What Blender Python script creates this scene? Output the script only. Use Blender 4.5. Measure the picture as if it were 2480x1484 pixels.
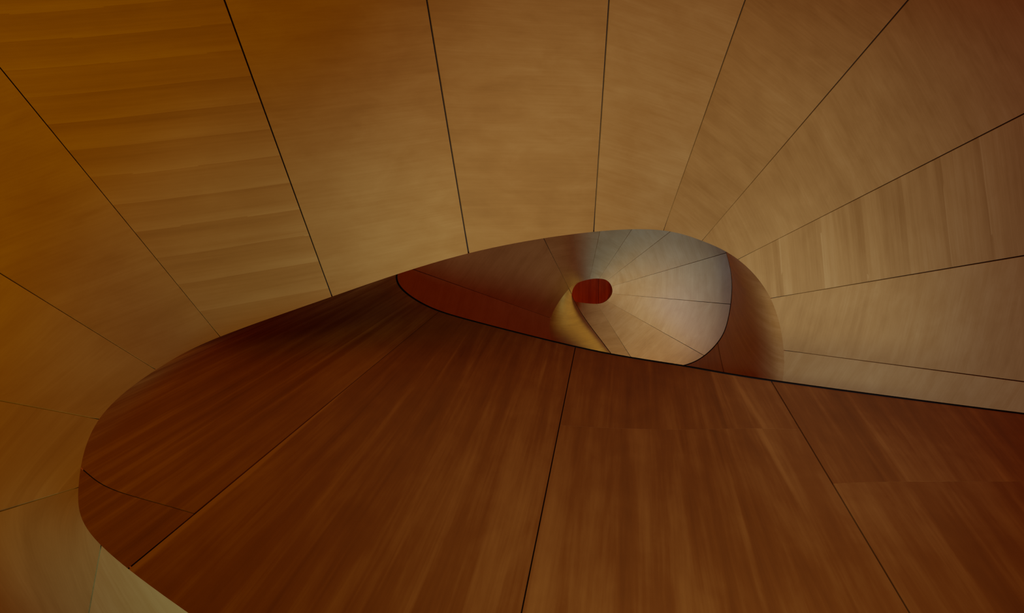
import bpy, math, random
import numpy as np

for o in list(bpy.data.objects):
    bpy.data.objects.remove(o, do_unlink=True)
SC = bpy.context.scene
COL = SC.collection

# ------------------------------------------------------------------ camera
# The visitor stands in the well of the stair and points the camera straight up.
cam_data = bpy.data.cameras.new('camera')
cam_data.sensor_width = 36.0
cam_data.lens = 36.0 * 1790.0 / 2480.0
cam_data.clip_end = 200
cam = bpy.data.objects.new('camera', cam_data)
cam.location = (0, 0, 1.6)
cam.rotation_euler = (math.pi, 0, 0)
COL.objects.link(cam)
SC.camera = cam

# ------------------------------------------------------------------ light
world = bpy.data.worlds.new('world')
SC.world = world
world.use_nodes = True
bg = world.node_tree.nodes['Background']
bg.inputs['Color'].default_value = (1, 0.15, 0.012, 1)
bg.inputs['Strength'].default_value = 0.135

def area(name, loc, target, size, power, color):
    d = bpy.data.lights.new(name, 'AREA')
    d.shape = 'DISK'
    d.size = size
    d.energy = power
    d.color = color
    o = bpy.data.objects.new(name, d)
    o.location = loc
    v = [target[i] - loc[i] for i in range(3)]
    from mathutils import Vector
    o.rotation_euler = Vector(v).to_track_quat('-Z', 'Y').to_euler()
    COL.objects.link(o)
    return o

def spot(name, loc, target, cone, blend, radius, power, color):
    d = bpy.data.lights.new(name, 'SPOT')
    d.spot_size = math.radians(cone)
    d.spot_blend = blend
    d.shadow_soft_size = radius
    d.energy = power
    d.color = color
    o = bpy.data.objects.new(name, d)
    o.location = loc
    from mathutils import Vector
    o.rotation_euler = Vector([target[i] - loc[i] for i in range(3)]).to_track_quat('-Z', 'Y').to_euler()
    COL.objects.link(o)
    return o

spot('well_uplight', (0.1, 0.75, 0.3), (0.95, -0.4, 6.5), 46, 1.0, 0.3, 805, (0.678, 0.904, 1.000))  # added unseen spot, brightens the soffit near its inner edge
spot('lower_window', (2.4, 4.2, 3.4), (3.0, 0.35, 7.6), 60, 1.0, 0.7, 630, (0.357, 0.643, 1.000))
spot('upper_window', (3.0, 3.4, 10.8), (2.0, -0.5, 14.6), 56, 1.0, 0.5, 1240, (0.077, 0.368, 1.000))  # cool spot added out of view to lift the upper turn
spot('landing_lamp', (3.75, 0.25, 13.2), (0.85, 0.3, 13.0), 36, 1.0, 0.12, 180, (0.833, 1.000, 0.333))  # hidden spot put in just to light the middle balustrade
spot('stair_lamp', (2.6, 2.6, 11.4), (1.9, 0.4, 15.4), 60, 1.0, 0.2, 345, (1.000, 0.800, 0.052))  # added warm spot, brightens the upper soffit beside the opening
spot('gallery_lamp', (-3.0, -0.4, 0.3), (-1.5, -2.2, 5.6), 84, 1.0, 0.5, 266, (1.000, 0.855, 0.000))
spot('wall_washer', (-0.5, -1.4, 0.3), (-0.1, 0.95, 2.6), 86, 1.0, 0.3, 54, (0.741, 1.000, 0.000))  # unseen spot added to make the lower wall brighter towards its foot
spot('corner_lamp', (-0.4, 1.6, 0.4), (-0.85, 0.72, 3.4), 28, 1.0, 0.15, 280, (0.286, 0.750, 1.000))  # narrow added spot in place of low daylight on this corner
spot('top_lamp', (1.3, 0.1, 18.0), (1.0, -0.1, 20.0), 150, 1.0, 0.1, 36, (1.000, 0.139, 0.000))  # small added source, throws reddish light on the ceiling over the well
spot('rim_lamp', (0.0, 0.05, 0.5), (2.5, 0.3, 7.9), 20, 1.0, 0.1, 525, (0.480, 0.693, 1.000))  # extra spot with no fitting, lights the rounded edge on the right

SC.view_settings.view_transform = 'Standard'
SC.view_settings.look = 'None'
SC.view_settings.exposure = 0.0
SC.view_settings.gamma = 1.0
SC.view_settings.use_curve_mapping = False

# ------------------------------------------------------------------ stair control points
# step, lower inner edge, outer edge of the soffit, top of the balustrade, roundness of the lower edge
CTRL = [
    ( -7, (2.102, 0.535, 2.55), (3.163, 0.827, 2.55), (4.535, 0.697, 4.9), 0),
    ( -6, (1.654, 0.647, 2.6), (2.436, 1.261, 2.6), (3.441, 0.622, 5.1), 0),
    ( -5, (1.179, 0.738, 2.65), (1.443, 1.501, 2.65), (2.439, 0.523, 5.3), 0),
    ( -4, (0.793, 0.792, 2.7), (0.897, 1.572, 2.7), (1.386, 0.397, 5.55), 0),
    ( -3, (0.443, 0.815, 2.75), (0.424, 1.579, 2.75), (1.021, 0.349, 5.85), 0),
    ( -2, (0.109, 0.81, 2.82), (-0.061, 1.539, 2.82), (0.617, 0.298, 6.2), 0),
    ( -1, (-0.236, 0.789, 2.96), (-0.518, 1.627, 3.05), (0.138, 0.202, 6.55), 0),
    (  0, (-0.629, 0.727, 3.22), (-1.05, 1.797, 3.6), (-0.311, 0.098, 6.9), 0),
    (  1, (-1.112, 0.646, 3.6), (-1.612, 1.755, 4.2), (-0.626, 0.006, 7.2), 0),
    (  2, (-1.437, 0.599, 4.05), (-2.382, 0.887, 4.05), (-0.856, -0.121, 7.45), 0),
    (  3, (-1.62, 0.442, 4.5), (-2.981, 0.186, 4.5), (-0.939, -0.248, 7.6), 0),
    (  4, (-1.589, 0.282, 4.9), (-3.208, -0.723, 4.9), (-0.869, -0.382, 7.7), 0),
    (  5, (-1.461, 0.151, 5.3), (-3.245, -2.03, 5.3), (-0.623, -0.526, 7.8), 0),
    (  6, (-0.999, -0.055, 5.7), (-1.947, -2.662, 5.7), (-0.211, -0.655, 7.9), 0),
    (  7, (-0.264, -0.324, 6.1), (-0.704, -2.997, 6.1), (0.288, -0.757, 8.05), 0),
    (  8, (0.536, -0.49, 6.45), (0.718, -3.23, 6.45), (0.823, -0.838, 8.3), 0),
    (  9, (1.056, -0.529, 6.75), (2.086, -3.429, 6.75), (1.359, -0.862, 8.55), 0.0),
    ( 10, (1.388, -0.48, 7.0), (3.982, -3.505, 7.0), (1.79, -0.792, 8.8), 0.1),
    ( 11, (1.727, -0.36, 7.25), (5.808, -2.437, 7.25), (2.103, -0.7, 9.1), 0.1),
    ( 12, (2.081, -0.066, 7.55), (6.183, -0.755, 7.55), (2.275, -0.523, 9.4), 0.8),
    ( 13, (2.316, 0.373, 7.9), (6.546, 0.926, 7.9), (2.442, -0.238, 9.8), 1),
    ( 14, (2.414, 0.797, 8.3), (5.652, 2.089, 8.3), (2.513, 0.159, 10.2), 1),
    ( 15, (2.301, 1.202, 8.7), (4.403, 3.205, 8.7), (2.504, 0.442, 10.6), 1),
    ( 16, (2.038, 1.478, 9.2), (2.59, 3.643, 9.2), (2.388, 0.69, 11.1), 1),
    ( 17, (1.629, 1.507, 9.7), (0.498, 3.43, 9.7), (2.179, 0.827, 11.6), 1),
    ( 18, (1.297, 1.48, 10.2), (-1.153, 2.921, 10.2), (1.895, 0.906, 12.2), 1),
    ( 19, (1.002, 1.249, 10.8), (-2.364, 2.097, 10.8), (1.702, 0.876, 12.8), 1),
    ( 20, (0.739, 0.909, 11.4), (-3.066, 1.303, 11.4), (1.615, 0.791, 13.4), 1),
    ( 21, (0.587, 0.552, 11.9), (-3.395, 0.276, 11.9), (1.459, 0.545, 13.8), 1),
    ( 22, (0.567, 0.169, 12.4), (-3.258, -1.189, 12.4), (1.194, 0.147, 14.1), 1),
    ( 23, (0.863, -0.269, 12.8), (-0.156, -2.29, 12.8), (0.998, -0.286, 14.4), 0.6),
    ( 24, (1.063, -0.389, 13.2), (0.81, -2.476, 13.2), (1.061, -0.468, 14.7), 0.2),
    ( 25, (1.26, -0.442, 13.6), (1.743, -2.695, 13.6), (1.235, -0.576, 15.0), 0),
    ( 26, (1.45, -0.464, 13.9), (3.023, -2.831, 13.9), (1.469, -0.643, 15.3), 0),
    ( 27, (1.619, -0.443, 14.2), (4.364, -2.562, 14.2), (1.705, -0.641, 15.6), 0),
    ( 28, (1.737, -0.353, 14.5), (5.405, -1.42, 14.5), (1.877, -0.535, 15.9), 0),
    ( 29, (1.785, -0.229, 14.8), (5.604, 0.111, 14.8), (1.949, -0.367, 16.2), 0),
    ( 30, (1.727, -0.106, 15.1), (4.978, 1.72, 15.1), (1.961, -0.201, 16.6), 0),
    ( 31, (1.6, -0.05, 15.5), (2.951, 2.081, 15.5), (1.876, -0.052, 17.0), 0),
    ( 32, (1.366, -0.072, 15.9), (1.534, 2.061, 15.9), (1.633, 0.0, 17.4), 0),
    ( 33, (1.232, -0.124, 16.4), (0.248, 1.472, 16.4), (1.366, -0.036, 17.9), 0),
    ( 34, (1.18, -0.256, 16.9), (-1.624, 0.154, 16.9), (1.239, -0.188, 18.4), 0),
]

KN = np.array([r[0] for r in CTRL], float)
def table(i):
    return np.array([r[i] for r in CTRL], float)

def natural_spline(x, y):
    """second derivatives of the natural cubic spline through (x, y)"""
    n = len(x)
    A = np.zeros((n, n)); r = np.zeros((n,) + y.shape[1:])
    A[0, 0] = A[-1, -1] = 1
    for i in range(1, n - 1):
        h0, h1 = x[i] - x[i-1], x[i+1] - x[i]
        A[i, i-1], A[i, i], A[i, i+1] = h0, 2 * (h0 + h1), h1
        r[i] = 6 * ((y[i+1] - y[i]) / h1 - (y[i] - y[i-1]) / h0)
    return np.linalg.solve(A, r)

class Curve:
    def __init__(self, y):
        self.y = y; self.m = natural_spline(KN, y)
    def __call__(self, t):
        i = int(min(max(math.floor(t - KN[0]), 0), len(KN) - 2))
        a = KN[i+1] - t; b = t - KN[i]
        return (self.m[i] * a**3 + self.m[i+1] * b**3) / 6 + (self.y[i] - self.m[i] / 6) * a + (self.y[i+1] - self.m[i+1] / 6) * b

EDGE, OUTER, TOP = Curve(table(1)), Curve(table(2)), Curve(table(3))
def roundness(t):
    return float(np.interp(t, KN, table(4)))

def soffit_at(t, s):
    e, o = EDGE(t), OUTER(t)
    return e + (o - e) * s

def wall_at(t, s):
    e, o, w = EDGE(t), OUTER(t), TOP(t)
    inward = (e - o) / np.linalg.norm(e - o)
    b = roundness(t)
    c = (1 - b) * (e + w) / 2 + b * (e + inward * ROUND)
    return (1-s)**2 * e + 2 * s * (1-s) * c + s * s * w
ROUND = 0.30

def normal_of(f, t, s, sign):
    d = 1e-3
    a = f(t + d, s) - f(t - d, s)
    b = f(t, s + d) - f(t, s - d)
    n = np.cross(a, b) * sign
    return n / (np.linalg.norm(n) + 1e-12)

# ------------------------------------------------------------------ materials
def nodes_of(m):
    m.use_nodes = True
    nt = m.node_tree
    return nt, nt.nodes['Principled BSDF']

def wood(name, c0, c1, c2, streaks=0.5, clouds=0.35, band=0.0, band_w=0.15, lines=0.0, rough=0.5, tone_var=0.14):
    """veneer: u of the UV map runs along the grain, v across it"""
    m = bpy.data.materials.new(name)
    nt, bs = nodes_of(m)
    N, L = nt.nodes, nt.links
    uv = N.new('ShaderNodeUVMap')
    def math_(op, a, b=None, clamp=False):
        q = N.new('ShaderNodeMath'); q.operation = op; q.use_clamp = clamp
        for i, v in enumerate((a, b)):
            if v is None: continue
            if isinstance(v, (int, float)): q.inputs[i].default_value = v
            else: L.new(v, q.inputs[i])
        return q.outputs[0]
    def noise(sx, sy, detail, rough_=0.55, warp=0.0):
        mp = N.new('ShaderNodeMapping')
        mp.inputs['Scale'].default_value = (sx, sy, 1)
        L.new(uv.outputs['UV'], mp.inputs['Vector'])
        n = N.new('ShaderNodeTexNoise')
        n.inputs['Scale'].default_value = 1.0
        n.inputs['Detail'].default_value = detail
        n.inputs['Roughness'].default_value = rough_
        n.inputs['Distortion'].default_value = warp
        L.new(mp.outputs['Vector'], n.inputs['Vector'])
        return math_('SUBTRACT', n.outputs['Fac'], 0.5)
    streak = noise(0.40, 12.0, 5, 0.6, 0.5)
    fine = noise(2.5, 70.0, 3)
    cloud = noise(3.0, 7.0, 6, 0.62, 0.4)
    broad = noise(0.5, 0.9, 2)
    info = N.new('ShaderNodeObjectInfo')
    tone = math_('MULTIPLY', math_('SUBTRACT', info.outputs['Random'], 0.5), tone_var)
    tot = math_('ADD', math_('MULTIPLY', streak, streaks), math_('MULTIPLY', fine, 0.16))
    tot = math_('ADD', tot, math_('MULTIPLY', cloud, clouds))
    tot = math_('ADD', tot, math_('MULTIPLY', broad, 0.35))
    tot = math_('ADD', tot, tone)
    if band:
        sep = N.new('ShaderNodeSeparateXYZ'); L.new(uv.outputs['UV'], sep.inputs[0])
        wob = math_('MULTIPLY', noise(0.8, 0.8, 2), 0.03)
        saw = math_('FRACT', math_('DIVIDE', math_('ADD', sep.outputs['Y'], wob), band_w))
        amp = math_('ADD', noise(0.9, 3.0, 2), 0.5)
        tot = math_('ADD', tot, math_('MULTIPLY', math_('MULTIPLY', math_('SUBTRACT', 0.5, saw), band), amp))
        if lines:
            edge = math_('GREATER_THAN', saw, 0.965)
            msk = math_('GREATER_THAN', noise(0.9, 1.7, 2), 0.06)
            tot = math_('ADD', tot, math_('MULTIPLY', math_('MULTIPLY', edge, msk), lines))
    elif lines:
        thin = math_('SUBTRACT', noise(0.22, 9.0, 2, 0.5, 0.3), 0.13)
        tot = math_('ADD', tot, math_('MULTIPLY', math_('MULTIPLY', thin, 6.0, True), lines))
    tot = math_('ADD', tot, 0.5)
    ramp = N.new('ShaderNodeValToRGB')
    e = ramp.color_ramp.elements
    e[0].position, e[0].color = 0.25, (*c0, 1)
    e[1].position, e[1].color = 0.75, (*c2, 1)
    x = e.new(0.5); x.color = (*c1, 1)
    L.new(tot, ramp.inputs['Fac'])
    L.new(ramp.outputs['Color'], bs.inputs['Base Color'])
    bs.inputs['Roughness'].default_value = rough
    bs.inputs['Specular IOR Level'].default_value = 0.2
    return m

S0, S1, S2 = (0.36, 0.15, 0.030), (0.50, 0.235, 0.058), (0.62, 0.33, 0.10)
SOFFIT_WOOD = wood('fir_soffit_veneer', S0, S1, S2, 0.22, 0.40)
SOFFIT_BANDED = wood('fir_soffit_veneer_strips', S0, S1, S2, 0.40, 0.2, 0.34, 0.155, 0.18)
SOFFIT_LINED = wood('fir_soffit_veneer_lined', S0, S1, S2, 0.50, 0.2, 0.20, 0.34, 0.16)
SHADED_WOOD = wood('fir_balustrade_veneer', (0.20, 0.046, 0.006), (0.34, 0.098, 0.013), (0.54, 0.215, 0.040), 0.70, 0.26, 0, 0, 0.38, tone_var=0.06)  # the lower wall's shade is put into this darker, redder wood colour

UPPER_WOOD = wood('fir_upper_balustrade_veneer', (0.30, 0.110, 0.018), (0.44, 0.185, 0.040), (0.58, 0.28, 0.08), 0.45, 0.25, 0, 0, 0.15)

def plain(name, c, rough=0.6):
    m = bpy.data.materials.new(name)
    nt, bs = nodes_of(m)
    N, L = nt.nodes, nt.links
    tc = N.new('ShaderNodeTexCoord')
    n = N.new('ShaderNodeTexNoise'); n.inputs['Scale'].default_value = 14
    L.new(tc.outputs['Object'], n.inputs['Vector'])
    r = N.new('ShaderNodeValToRGB')
    r.color_ramp.elements[0].color = (c[0] * .8, c[1] * .8, c[2] * .8, 1)
    r.color_ramp.elements[1].color = (*c, 1)
    L.new(n.outputs['Fac'], r.inputs['Fac'])
    L.new(r.outputs['Color'], bs.inputs['Base Color'])
    bs.inputs['Roughness'].default_value = rough
    return m
CORE = plain('dark_substructure', (0.055, 0.022, 0.008), 0.9)
BLACK = plain('blackened_steel', (0.008, 0.006, 0.005), 0.9)
BLACK.node_tree.nodes['Principled BSDF'].inputs['Specular IOR Level'].default_value = 0.05

# ------------------------------------------------------------------ mesh builders
def link(name, verts, faces, mat, parent=None, uvs=None, smooth=True):
    me = bpy.data.meshes.new(name)
    me.from_pydata([tuple(v) for v in verts], [], faces)
    if uvs is not None:
        lay = me.uv_layers.new(name='UVMap')
        buf = [0.0] * (2 * len(me.loops))
        for l in me.loops:
            buf[2*l.index], buf[2*l.index+1] = uvs[l.vertex_index]
        lay.data.foreach_set('uv', buf)
    if smooth:
        me.polygons.foreach_set('use_smooth', [True] * len(me.polygons))
    me.materials.append(mat)
    o = bpy.data.objects.new(name, me)
    COL.objects.link(o)
    if parent is not None:
        o.parent = parent
    return o

def slab(name, f, t0, t1, s0, s1, sign, front, back, mat, parent, nt, ns, gap_t=0.0, gap_s=0.0, grain='u', taper=0.0, frame_t=None, clear=0.0):
    """a curved board: visible face at depth `front` behind the surface f, rear face at `back`; gaps in metres;
    s0 and s1 may be numbers or functions of t"""
    fa = s0 if callable(s0) else (lambda t: s0)
    fb = s1 if callable(s1) else (lambda t: s1)
    tm = (t0 + t1) / 2
    rnd = random.Random(int(round(t0 * 100)) * 7919 + len(name))
    ou, ov = rnd.uniform(0, 50), rnd.uniform(0, 50)
    vf, vb, uv = [], [], []
    sm = (fa(tm) + fb(tm)) / 2
    wid = sum(np.linalg.norm(f(t0 + (t1-t0)*(i+1)/8, sm) - f(t0 + (t1-t0)*i/8, sm)) for i in range(8))
    hei = np.linalg.norm(f(tm, 1.0) - f(tm, 0.0))
    if frame_t is not None:     # sheets of veneer are laid straight: flat grain directions for the whole board
        org = f(frame_t, 0.0)
        ax_v = f(frame_t, 1.0) - org; ax_v /= np.linalg.norm(ax_v)
        ax_u = np.cross(ax_v, normal_of(f, frame_t, 0.4, sign)); ax_u /= np.linalg.norm(ax_u)
    for j in range(ns + 1):
        y = j / ns
        w = np.linalg.norm(f(t1, 0.5) - f(t0, 0.5)) + 1e-6
        g = min(gap_t / w, 0.2)
        for i in range(nt + 1):
            x = g + (1 - 2 * g) * i / nt
            t = t0 + (t1 - t0) * x
            a, b = fa(t), fb(t)
            if gap_s:
                if callable(s0) or s0 > 0.001: a += min(gap_s / hei, a)
                if callable(s1) or s1 < 0.999: b -= min(gap_s / hei, b * 0.5)
            s = a + (b - a) * y
            p = f(t, s)
            n = normal_of(f, t, s, sign)
            k = min(1.0, s / taper) if taper else 1.0
            vf.append(p - n * (front * k + clear)); vb.append(p - n * (back * k + clear))
            u, v = (x * wid, s * hei) if frame_t is None else (float(np.dot(p - org, ax_u)), float(np.dot(p - org, ax_v)))
            uv.append((u + ou, v + ov) if grain == 'u' else (v + ou, u + ov))
    K = len(vf); q = nt + 1
    fc = []
    def quad(a, b, c, d):
        fc.append((a, b, c, d) if sign > 0 else (d, c, b, a))
    for j in range(ns):
        for i in range(nt):
            a = j * q + i
            quad(a, a + 1, a + q + 1, a + q)
            quad(K + a, K + a + q, K + a + q + 1, K + a + 1)
    # rims get their own vertices so the face stays smooth up to its edge
    verts = vf + vb; uvs = uv + uv
    ring = [i for i in range(q)] + [j * q + nt for j in range(1, ns + 1)] + [ns * q + i for i in range(nt - 1, -1, -1)] + [j * q for j in range(ns - 1, 0, -1)]
    base = len(verts)
    for r in ring:
        verts.append(vf[r]); uvs.append(uv[r])
    for r in ring:
        verts.append(vb[r]); uvs.append(uv[r])
    R = len(ring)
    for i in range(R):
        j = (i + 1) % R
        quad(base + j, base + i, base + R + i, base + R + j)
    o = link(name, verts, fc, mat, parent, uvs)
    o.data.polygons.foreach_set('use_smooth', [i < 2 * nt * ns for i in range(len(fc))])
    return o

def empty(name, loc=(0, 0, 0)):
    o = bpy.data.objects.new(name, None)
    o.location = loc
    COL.objects.link(o)
    return o

# ------------------------------------------------------------------ the stair
stair = empty('spiral_staircase', (0, 0, 0))
stair['label'] = 'sculptural wood-panelled spiral staircase seen from below, winding up around its well'
stair['category'] = 'staircase'

SIGN_S, SIGN_W = 1, -1   # checked against the eye point below
EYE = np.array(cam.location)
if np.dot(normal_of(soffit_at, 7, .3, 1), EYE - soffit_at(7, .3)) < 0: SIGN_S = -1
SIGN_W = 1 if np.dot(normal_of(wall_at, -1.5, .4, 1), EYE - wall_at(-1.5, .4)) > 0 else -1

T0, T1 = -7, 34
TURNS = [(-7, 14), (14, 34)]
GAP = 0.004
for k, (a, b) in enumerate(TURNS):
    n = (b - a)
    so = slab('soffit', soffit_at, a, b, 0.004, 1.0, SIGN_S, 0.013, 0.07, CORE, stair, n * 6, 24, taper=0.08, clear=0.004)
    so['label'] = ['underside of the lower turn, wide tan wood panels', 'underside of the upper turn, greyish wood panels fanning round the small opening'][k]
    for t in range(a, b):
        slab('soffit_panel', soffit_at, t, t + 1, 0.0, 1.0, SIGN_S, 0.0, 0.012, {5: SOFFIT_BANDED, 11: SOFFIT_LINED, 2: SOFFIT_LINED}.get(t, SOFFIT_WOOD), so, 12, 16, 0.0045 if t < 4 else 0.0032 if t < 6 else 0.006 if t < 14 else 0.005, 0, 'u', 0.08, {5: 6.6, 4: 5.2}.get(t, t + 0.5))

WALL_TURNS = [(-7, 11), (11, 23), (23, 34)]
def corner_joint(t):            # short board let into the foot of the lower balustrade
    x = min(max((t - 0.70) / (2.28 - 0.70), 0.0), 1.0)
    return 0.085 * (1 - x) ** 0.85
def joint_a(t): return 0.54 + (-1.5 - t) * 0.064
def joint_b(t): return 0.49 + (-4.0 - t) * 0.09
#          from, to, foot, head
BOARDS = [[(-7, -4.0, 0.0, joint_b), (-7, -4.0, joint_b, 1.0), (-4.0, -1.56, 0.0, joint_a), (-4.0, -1.56, joint_a, 1.0),
           (-1.56, 0.70, 0.0, 1.0), (0.70, 2.28, 0.0, corner_joint), (0.70, 5.5, corner_joint, 1.0), (5.5, 8.5, 0.0, 1.0), (8.5, 11, 0.0, 1.0)],
          [(11, 15.0, 0.0, 1.0), (15.0, 19.2, 0.0, 1.0), (19.2, 23, 0.0, 1.0)],
          [(23, 26, 0.0, 1.0), (26, 28.9, 0.0, 1.0), (28.9, 31, 0.0, 1.0), (31, 34, 0.0, 1.0)]]
for k, (a, b) in enumerate(WALL_TURNS):
    ba = slab('balustrade', wall_at, a, b, 0.004, 1.0, SIGN_W, 0.024, (0.045, 0.09, 0.07)[k], CORE, stair, (b - a) * 8, 24, taper=(0.6, 0.3, 0.3)[k], clear=0.004)
    ba['label'] = ['tall dark reddish-brown balustrade wall of the lower turn', 'rounded balustrade wall of the middle turn', 'small balustrade inside the top opening'][k]
    for (t, u, foot, head) in BOARDS[k]:
        slab('balustrade_panel', wall_at, t, u, foot, head, SIGN_W, 0.0, 0.02, SHADED_WOOD if k == 0 else UPPER_WOOD, ba, max(12, int((u - t) * 10)), 20, (0.0025, 0.008, 0.006)[k], 0.0025 if head is corner_joint or foot is corner_joint else 0.0006, 'v', (0.6, 0.3, 0.3)[k])
    # black metal capping along the top
    vs, fs = [], []
    m = (b - a) * 8
    for i in range(m + 1):
        t = a + (b - a) * i / m
        p = TOP(t); nrm = normal_of(wall_at, t, 0.98, SIGN_W)
        up = p - wall_at(t, 0.97); up /= np.linalg.norm(up)
        for (dn, du) in ((0.003, -0.012), (0.003, 0.02), (-0.10, 0.02), (-0.10, -0.012)):
            vs.append(p + nrm * dn + up * du)
    for i in range(m):
        for j in range(4):
            x, y = i * 4 + j, i * 4 + (j + 1) % 4
            fs.append((x, y, y + 4, x + 4))
    fs += [(3, 2, 1, 0), (m*4, m*4+1, m*4+2, m*4+3)]
    link('capping', vs, fs, BLACK, stair, None, False)

# ------------------------------------------------------------------ ceiling over the well
CSEAM = [0, 3.66, 5, 6]
def ceiling_at(t, s):
    return np.array([-1.5 + t, -2.5 + 4.0 * s, 20.0])
SIGN_C = 1 if normal_of(ceiling_at, 1, .5, 1)[2] < 0 else -1
ce = slab('ceiling', ceiling_at, 0, 6, 0, 1, SIGN_C, 0.024, 0.1, CORE, None, 6, 4)
ce['kind'] = 'structure'
for i in range(3):
    slab('ceiling_panel', ceiling_at, CSEAM[i], CSEAM[i + 1], 0, 1, SIGN_C, 0, 0.02, SHADED_WOOD, ce, 4, 4, GAP, 0, 'v')
